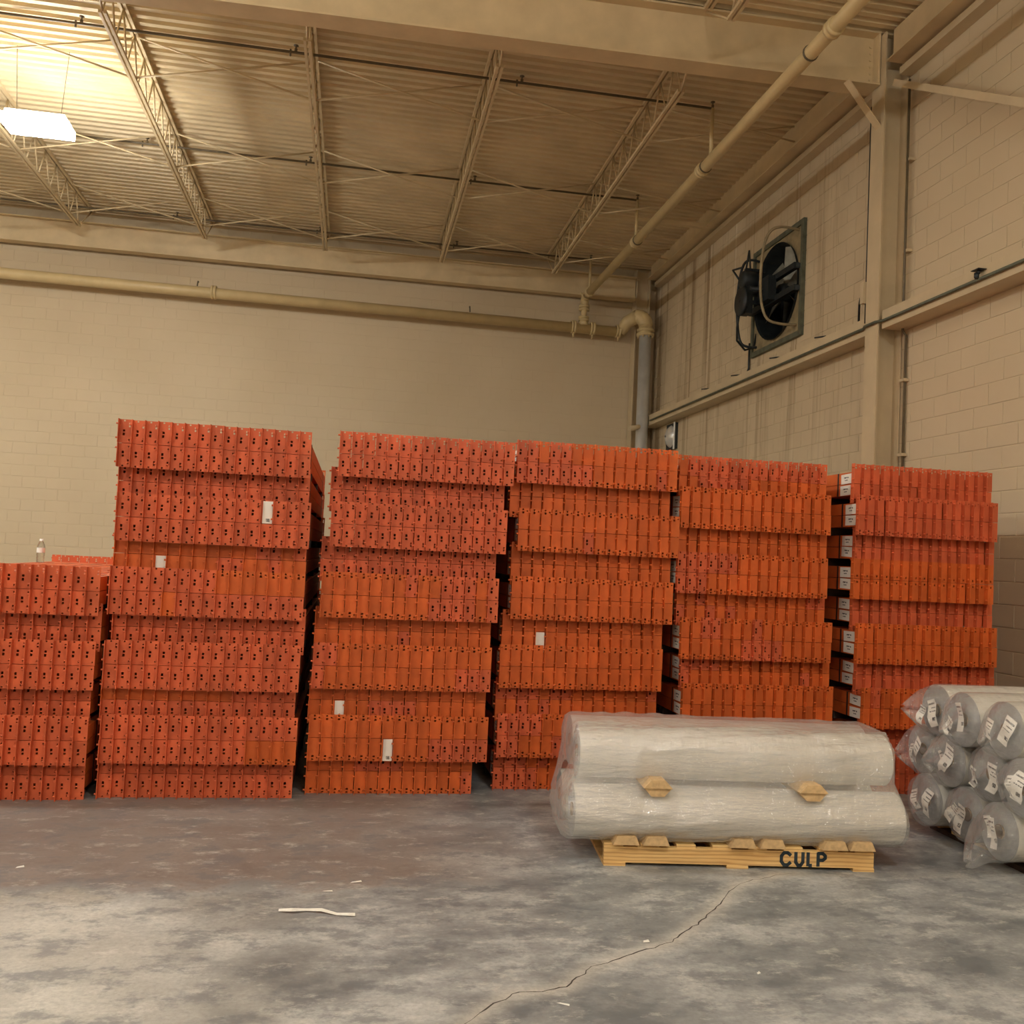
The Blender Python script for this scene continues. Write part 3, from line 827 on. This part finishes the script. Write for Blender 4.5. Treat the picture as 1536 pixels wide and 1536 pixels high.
# per stack: front plane of the proud bundles, pitch, which parity is proud, left edges from top to bottom, plate kinds from top
STK = [
 dict(desc='low stack carrying the bottle', y=6.14, p=.2305, top_proud=True,
      x=[-2.735, -2.73, -2.735, -2.765, -2.745, -2.77], n=[15]*6,
      kinds=[('P15', 'P15')]*6, stickers={}),
 dict(desc='tall stack beside the low stack', y=6.20, p=.2325, top_proud=True,
      x=[-1.500, -1.500, -1.480, -1.497, -1.492, -1.478, -1.494, -1.514, -1.488, -1.503], n=[15]*10,
      kinds=[('P15','P15'), ('P15','P15'), ('P15','P15'), ('F11P2F1P1','F8P2F2P1F2'), ('P8F7','P4F1P10'), ('P15','P15'),
             ('P15','P15'), ('F10P5','P15'), ('P15','P11F4'), ('P15','P15')],
      stickers={2: [(11, 1)], 3: [(3, 0)]}),
 dict(desc='second tall stack from the low stack', y=6.32, p=.2365, top_proud=True,
      x=[-.125, -.172, -.155, -.208, -.192, -.222, -.220, -.235, -.222, -.226], n=[15]*9+[14],
      kinds=[('P15','P15'), ('P15','P15'), ('P15','P15'), ('P15','P15'), ('F7P1F2P3F1P1','F9P4F1P1'), ('F15','F7P1F7'),
             ('P2F13','P1F11P3'), ('F15','F5P4F6'), ('F15','F10P5'), ('F4P4F6','F13P1')],
      stickers={7: [(2, 0)], 8: [(6, 0)]}),
 dict(desc='third tall stack from the low stack', y=6.46, p=.2410, top_proud=True,
      x=[1.108, 1.084, 1.140, 1.112, 1.112, 1.070, 1.050, 1.046, 1.056, 1.056], n=[15]*10, side=True,
      kinds=[('P2F1P2F10','P7F6P1F1'), ('F15','F15'), ('F15','F6P1F8'), ('F15','F15'), ('F15','F15'), ('F15','F15'),
             ('D15','D15'), ('P4F1P2F7P1','F2P1F1P1F10'), ('P4F11','P2F3P2F8'), ('P3F1P1F10','P4F11')],
      stickers={5: [(3, 0)]}),
 dict(desc='second tall stack from the fan wall', y=6.50, p=.2395, top_proud=False,
      x=[2.352, 2.348, 2.366, 2.336, 2.366, 2.384, 2.418, 2.412, 2.440, 2.424], n=[15]*10, side=True,
      kinds=[('F1P14','F2P5F8'), ('F15','F15'), ('F15','F15'), ('P6F9','P3F12'), ('F2P1F10P2','P1F2P1F1P1F9'), ('F2P2F3P1F7','F6P4F5'),
             ('P4F11','P1F11P1F2'), ('F15','F15'), ('F15','F15'), ('F15','F15')], stickers={}),
 dict(desc='tall stack beside the fan wall', y=6.46, p=.2415, top_proud=False,
      x=[3.728, 3.724, 3.756, 3.700, 3.750, 3.742, 3.790, 3.812, 3.838, 3.872], n=[15]*10, side=True,
      kinds=[('R15','R15'), ('R15','R15'), ('P1R14','P1R14'), ('M15','M15'), ('R15','R15'), ('D15','D15'), ('R15','R15'), ('D1P1D13','D15'), ('R15','R15'), ('R15','R15')], stickers={}),
]
for si, sk in enumerate(STK):
    nl = len(sk['x']); gapz = sk['p']-2*BHT-.004
    for i in range(nl):                       # i counts from the top
        lvl = nl-1-i
        proud = (i % 2 == 0) == sk['top_proud']
        n = sk['n'][i]; ku, kl = sk['kinds'][i]
        zs = PH+.001+sk['p']*lvl
        bundle(si, lvl, nl, sk['x'][i]+.004, sk['y']+(0 if proud else .085), zs, mixk(n, ku), mixk(n, kl), n,
               gapz if lvl else PH-BHT-.002, 'rack beam bundles in the '+sk['desc'], sk.get('side', False), sk['stickers'].get(i, ()), si == 0 and i == 0, sk['desc'])

# water bottle on the low stack
bz = PH+.001+.2305*5+BHT+.003
bo_ = thing('water_bottle', 'small clear plastic water bottle with a label on the low beam stack', 'bottle', (-2.67, 8.65, bz))
MB().lathe([(0, 0), (.028, 0), (.032, .006), (.031, .03), (.033, .04), (.031, .05), (.033, .06), (.033, .13), (.030, .15), (.018, .178), (.013, .185), (.013, .19)], 18).build('bottle_body', 'clear_plastic', bo_)
MB().lathe([(.0338, .085), (.0338, .128)], 18).build('paper_label', 'white_plastic', bo_)
MB().lathe([(.0155, .186), (.0155, .204), (0, .204)], 14).build('cap', 'white_plastic', bo_)

# ================================================================== pallet of wrapped rolls
PA = math.atan2(4.788-4.936, 2.93-1.429); PLN = 1.508
pal = thing('wooden_pallet', 'long pine pallet stencilled CULP under the wrapped rolls', 'pallet', (1.429, 4.936, 0), (0, 0, PA))
PD = .80
for k, v in enumerate((0, .38, .762)):
    MB().box((0, v, .018), (PLN, v+.038, .102)).build('stringer', 'pine', pal)
for u in (0, .68, 1.39):
    MB().box((u, -.004, 0), (u+.12, PD, .018)).build('bottom_board', 'pine', pal)
for u in (.0, .2, .40, .60, .80, 1.0, 1.2, 1.40):
    MB().box((u, 0.004, .102), (u+.105, PD, .120)).build('deck_board', 'pine', pal)
# stencilled letters
def stencil(segs, u, w, h, z):
    m = MB()
    for (a, b) in segs:
        p = (u+a[0]*w, -.001, z+a[1]*h); q = (u+b[0]*w, -.001, z+b[1]*h)
        m.beam(p, q, .0016, .014, (0, 1, 0)) if False else None
        d = Vector(q)-Vector(p); nrm = Vector((-d.z, 0, d.x)).normalized()*.0095; e = d.normalized()*.005
        P0, Q0 = Vector(p)-e, Vector(q)+e
        m.add([P0-nrm, Q0-nrm, Q0+nrm, P0+nrm], [(0, 1, 2, 3)])
    return m
LET = {'C': [((1,.82),(.7,1)),((.7,1),(.3,1)),((.3,1),(0,.72)),((0,.72),(0,.28)),((0,.28),(.3,0)),((.3,0),(.7,0)),((.7,0),(1,.2))],
       'U': [((0,1),(0,.25)),((0,.25),(.3,0)),((.3,0),(.7,0)),((.7,0),(1,.25)),((1,.25),(1,1))],
       'L': [((0,1),(0,0)),((.2,0),(.4,0))],
       'P': [((0,1),(0,0)),((0,1),(.65,1)),((.65,1),(1,.8)),((1,.8),(1,.62)),((1,.62),(.65,.45)),((.65,.45),(.1,.45))]}
for ch, u, w in (('C', .985, .050), ('U', 1.066, .040), ('L', 1.135, .045), ('P', 1.192, .040)):
    stencil(LET[ch], u, w, .066, .027).build('stencil_letter', 'ink', pal)

def scallop_bar(name, L, w0, w1, h, sign, rolls, v0=0.0):
    """moulded pulp bar running front to back, hollowed where the rolls (v, height above its base) sit in it"""
    m = MB(); N = 48; vs = []; r = .1445
    for i in range(N+1):
        v = v0+(L-v0)*i/N; zt = h
        for (vc, zc) in rolls:
            if abs(v-vc) < r: zt = min(zt, max(.004, zc-math.sqrt(r*r-(v-vc)**2)))
        wt = w0+(w1-w0)*zt/h
        vs += [(-w0/2, v, 0), (w0/2, v, 0), (wt/2, v, sign*zt), (-wt/2, v, sign*zt)]
    fs = [(0, 1, 2, 3), (4*N+3, 4*N+2, 4*N+1, 4*N)]
    for i in range(N):
        for k in range(4):
            k2 = (k+1) % 4; fs.append((4*i+k2, 4*i+k, 4*i+4+k, 4*i+4+k2))
    m.add(vs, fs); me = m.mesh(name, 'pulp_board'); fixnormals(me); return me
cm = scallop_bar('cradle', .74, .145, .104, .046, 1, [(.145, .147), (.47, .147)])
Rp = Matrix.Rotation(PA, 4, 'Z')
def pw(u, v, z): q = Rp @ Vector((u, v, z)); return (1.429+q.x, 4.936+q.y, q.z)
for ci, u in enumerate((.115, .28, .76, .925, 1.275, 1.43)):
    o = put('pulp_cradle', cm, None, pw(u, -.035, .121), (0, 0, PA))
    tag(o, 'tan pulp cradle on the pine pallet, %s from the bagged roll pile' % NTH[5-ci], 'cradle', 'pulp cradles on the pallet deck')

RD = .142
def roll_obj(name, length, r):
    return None
def end_disc(n=40, r=RD):
    return None
def make_roll(loc, rot, length, r, label, cat, group, face='roll_face'):
    """roll lying along local +X from x=0"""
    t = thing('fabric_roll', label, cat, loc, rot, group)
    w = random.uniform(0, 6)
    m = MB(); n = 36; ns = 10; vs = []; fs = []
    for i in range(ns+1):
        x = length*i/ns
        for k in range(n):
            a = 2*PI*k/n; rr = r*(1+.006*math.sin(3*a+w+x*3)+.004*math.sin(7*a+x*9))
            vs.append((x, rr*math.cos(a), rr*math.sin(a)))
    for i in range(ns):
        for k in range(n):
            k2 = (k+1) % n; fs.append((i*n+k2, i*n+k, (i+1)*n+k, (i+1)*n+k2))
    m.add(vs, fs, True).build('wound_fabric', face, t)
    for x, s in ((.0, -1), (length, 1)):
        m = MB(); prof = [(r*.995, x), (r*.9, x+s*.004), (r*.6, x+s*.001), (r*.24, x-s*.004)]
        mm = m.lathe(prof, 32, axis='X').build('roll_end', 'roll_end', t)
        m = MB(); m.lathe([(r*.25, x-s*.004), (r*.25, x+s*.003), (r*.21, x+s*.003), (r*.21, x-s*.12), (0, x-s*.12)], 20, axis='X').build('cardboard_core', 'core_brown', t)
    return t
ROLLS = [('lower front', -.17, .050, .268, 1.845), ('lower rear', -.20, .375, .268, 1.845), ('upper front', -.15, .100, .580, 1.765), ('upper rear', -.15, .405, .580, 1.765)]
for nm, u, v, z, L in ROLLS:
    make_roll(pw(u, v+.06, z), (0, 0, PA), L, RD, 'pale fabric roll lying %s in the wrapped pallet load' % nm, 'fabric roll', 'rolls on the pallet')
# spacer cradles between the two layers: two facing trapezoids
for u in (.275, 1.14):
    t = thing('roll_spacer', 'tan pulp spacer between wrapped roll layers, %s the bagged roll pile' % ('farther from' if u < 1 else 'nearer'), 'spacer', pw(u, -.050, .428), (0, 0, PA), 'spacers between the roll layers')
    put('upper_cradle', scallop_bar('upper_cradle', .66, .160, .076, .044, 1, [(.21, .152), (.515, .152)]), t, (0, 0, .0015))
    put('lower_cradle', scallop_bar('lower_cradle', .66, .148, .072, .042, -1, [(.16, .160), (.485, .160)], .012), t, (0, 0, -.0015))

# stretch film around the whole load
def film_loop(u, shrink):
    """closed cross-section (v, z) of the film at station u; shrink 0..1 gathers it"""
    r = RD+.017; cs = [(.11, .268), (.16, .580), (.465, .580), (.435, .268)]
    pts_ = []
    n = 72; cv, cz = .31, .43
    for k in range(n):
        a = 2*PI*k/n; d = (math.cos(a), math.sin(a))
        sup = max(c[0]*d[0]+c[1]*d[1]+r for c in cs) - (cv*d[0]+cz*d[1])
        pts_.append((a, sup))
    # support function -> hull outline
    out = []
    for k, (a, h) in enumerate(pts_):
        h2 = pts_[(k+1) % n][1]; h0 = pts_[k-1][1]; dh = (h2-h0)/(2*2*PI/n)
        v = cv+h*math.cos(a)-dh*math.sin(a); z = cz+h*math.sin(a)+dh*math.cos(a)
        # waist between the layers at the front
        if v < .12: v += .055*math.exp(-((z-.435)/.075)**2)
        if v > .5: v -= .05*math.exp(-((z-.435)/.075)**2)
        wr = .004*math.sin(9*a+u*7)+.0035*math.sin(23*a+u*13+2)+.003*abs(math.sin(15*a-u*9))
        wr += .0045*math.sin(38*u+5*a)*math.exp(-((u-.22)/.35)**2)+.003*math.sin(22*u-7*a)*math.exp(-((u-1.25)/.3)**2)
        v += wr*math.cos(a); z += wr*math.sin(a)
        v = cv+(v-cv)*(1-shrink); z = cz+(z-cz)*(1-shrink)
        out.append((v, max(z, .124)))
    return out
m = MB(); vs = []; st = []
NS = 94
for i in range(NS+1):
    u = -.20+1.875*i/NS
    st.append((u, 0.0))
st = [(-.235, .82), (-.245, .5), (-.242, .22), (-.232, .07), (-.215, .02)]+st+[(1.684, .02), (1.69, .06), (1.692, .3), (1.69, .6), (1.685, .9)]
for (u, sh) in st:
    for (v, z) in film_loop(u, sh):
        du = -.065*max(0, min(1, (z-.40)/.08))*max(0, min(1, (u-1.3)/.3))
        du += .055*max(0, min(1, (z-.38)/.10))*max(0, min(1, (.15-u)/.3))
        vs.append((u+du+.006*math.sin(z*40+v*30), v, z))
n = 72; fs = []
for i in range(len(st)-1):
    for k in range(n):
        k2 = (k+1) % n; fs.append((i*n+k, i*n+k2, (i+1)*n+k2, (i+1)*n+k))
m.add(vs, fs, True)
fo = m.build('stretch_film', 'stretch_film', None, (1.429, 4.936, 0), (0, 0, PA)); fixnormals(fo.data)
tag(fo, 'clear wrinkled stretch film wrapped around the rolls on the pine pallet', 'plastic film')

# ================================================================== bagged rolls stacked end-on
def bag(parent, r, seed, reach, drop, L=.5):
    """clear bag over the roll: sleeve along the roll and a crumpled gathered end past its face"""
    rnd = random.Random(seed)
    ph = [rnd.uniform(0, 6.28) for _ in range(8)]
    n = 40; st = [(L, 1.02, 0), (L*.5, 1.03, 0), (.03, 1.03, 0), (-.01, 1.02, .02), (-.04, .95, .08), (-reach*.45, .80, .2), (-reach*.7, .55, .5), (-reach*.9, .30, .8), (-reach, .14, 1.0)]
    vs = []
    tip = (rnd.uniform(-.5, .3)*r, drop*r)
    for i, (x, s, k) in enumerate(st):
        for j in range(n):
            a = 2*PI*j/n
            cr = 1+k*(.16*math.sin(3*a+ph[0])+.12*math.sin(5*a+ph[1]+i)+.07*math.sin(9*a+ph[2]+i*1.7))+.012*math.sin(11*a+ph[3]+x*20)
            rr = r*s*cr
            vs.append((x+k*.02*math.sin(4*a+ph[4]), tip[0]*k+rr*math.cos(a), tip[1]*k+rr*math.sin(a)))
    fs = []
    for i in range(len(st)-1):
        for j in range(n):
            j2 = (j+1) % n; fs.append((i*n+j, i*n+j2, (i+1)*n+j2, (i+1)*n+j))
    m = MB().add(vs, fs, True)
    o = m.build('plastic_bag', 'bag_film', parent); fixnormals(o.data); return o
pap = {}
def paper_mesh(w, h, seed):
    rnd = random.Random(seed); m = MB(); vs = []; fs = []; N = 5
    for i in range(N+1):
        for j in range(2):
            z = h*(i/N-.5); yv = w*(j-.5)+.008*math.sin(i*1.3+seed); vs.append((-.004+.010*math.sin(i*1.1+seed*2+j*.5), -yv, z))
    for i in range(N): fs.append((2*i+1, 2*i, 2*i+2, 2*i+3))
    nv = len(vs); vs += [(x+.0008, y, z) for x, y, z in vs]; fs += [tuple(nv+k for k in reversed(f)) for f in fs[:N]]
    m.add(vs, fs); return m.mesh('label_sheet', 'bag_paper')
RR = .160
rows = [('bottom', .225, (5.45, 5.11, 4.77)), ('middle', .508, (5.62, 5.28, 4.94, 4.60)), ('top', .791, (5.45, 5.11, 4.77))]
sd = 0
for rn, z, yl_ in rows:
    for q, y in enumerate(yl_):
        sd += 1; rnd = random.Random(sd*13)
        x = 3.70+rnd.uniform(-.03, .05)+(.02 if rn == 'middle' else 0)
        pos = {0: 'nearest the beam stacks', 1: 'second from the beam stacks', 2: 'third from the beam stacks', 3: 'fourth from the beam stacks'}[q]
        t = make_roll((x, y, z), (rnd.uniform(0, 6), 0, rnd.uniform(-.02, .02)), 1.62, RR, 'bagged fabric roll, %s row of the low pile, %s' % (rn, pos), 'fabric roll', 'bagged rolls piled end-on')
        t.rotation_euler = (0, 0, rnd.uniform(-.015, .015))
        bag(t, RR, sd, rnd.uniform(.10, .17) + (.10 if (rn, q) == ('top', 0) else 0)+(.08 if (rn, q) == ('bottom', 2) else 0), rnd.uniform(-.5, .3) if (rn, q) != ('bottom', 2) else -1.0, 1.55)
        for w_, h_, yy, zz, ang in ((.075, .17, rnd.uniform(-.07, .0), rnd.uniform(-.02, .05), rnd.uniform(-.5, .5)), (.06, .12, rnd.uniform(.03, .09), rnd.uniform(-.05, .03), rnd.uniform(-.7, .7))):
            put('label_sheet', paper_mesh(w_, h_, sd+yy), t, (-.03-rnd.uniform(0, .03), yy, zz), (ang, 0, rnd.uniform(-.3, .3)))
# low pallet below the pile
lp = thing('low_pallet', 'low dark timber pallet under the pile of bagged rolls', 'pallet', (3.82, 4.62, 0))
for u in (0, .65, 1.30): MB().box((u, 0, 0), (u+.09, .98, .030)).build('runner', 'timber_dark', lp)
for v in (0, .22, .44, .66, .88): MB().box((0, v, .030), (1.39, v+.10, .048)).build('deck_board', 'pine', lp)
for v, s in ((-.015, 1), (.985, -1)): MB().box((.2, v, .048), (1.3, v+.03, .085)).build('chock', 'pine', lp)

# ================================================================== litter on the floor
m = MB(); P_ = [(-.24, 4.36, .004), (-.18, 4.34, .012), (-.12, 4.355, .006), (-.05, 4.34, .010), (.02, 4.30, .005), (.10, 4.29, .006)]
vs = []; fs = []
for i, (x, y, z) in enumerate(P_):
    w = .006+.006*math.sin(i*1.7)**2; vs += [(x, y-w, z), (x, y+w, z+.006)]
    if i: fs.append((2*i-2, 2*i, 2*i+1, 2*i-1))
tag(m.add(vs, fs).build('plastic_strip', 'scrap_white'), 'torn white plastic strip lying on the concrete floor', 'litter')
for (x, y, w, d, rz) in ((.105, 4.72, .06, .012, .2), (-.03, 4.60, .05, .006, -.1), (.86, 3.42, .05, .008, -.6), (-1.53, 4.98, .04, .02, .3), (1.72, 3.62, .02, .012, .4), (1.35, 3.95, .03, .02, 0)):
    o = MB().add([(-w/2, -d/2, .001), (w/2, -d*.3, .001), (w*.45, d/2, .005), (-w*.3, d*.4, .002)], [(0, 1, 2, 3)]).build('paper_scrap', 'scrap_white', None, (x, y, .001), (0, 0, rz))
    tag(o, 'tiny white scrap of paper on the bare concrete floor', 'litter', 'paper scraps on the floor')
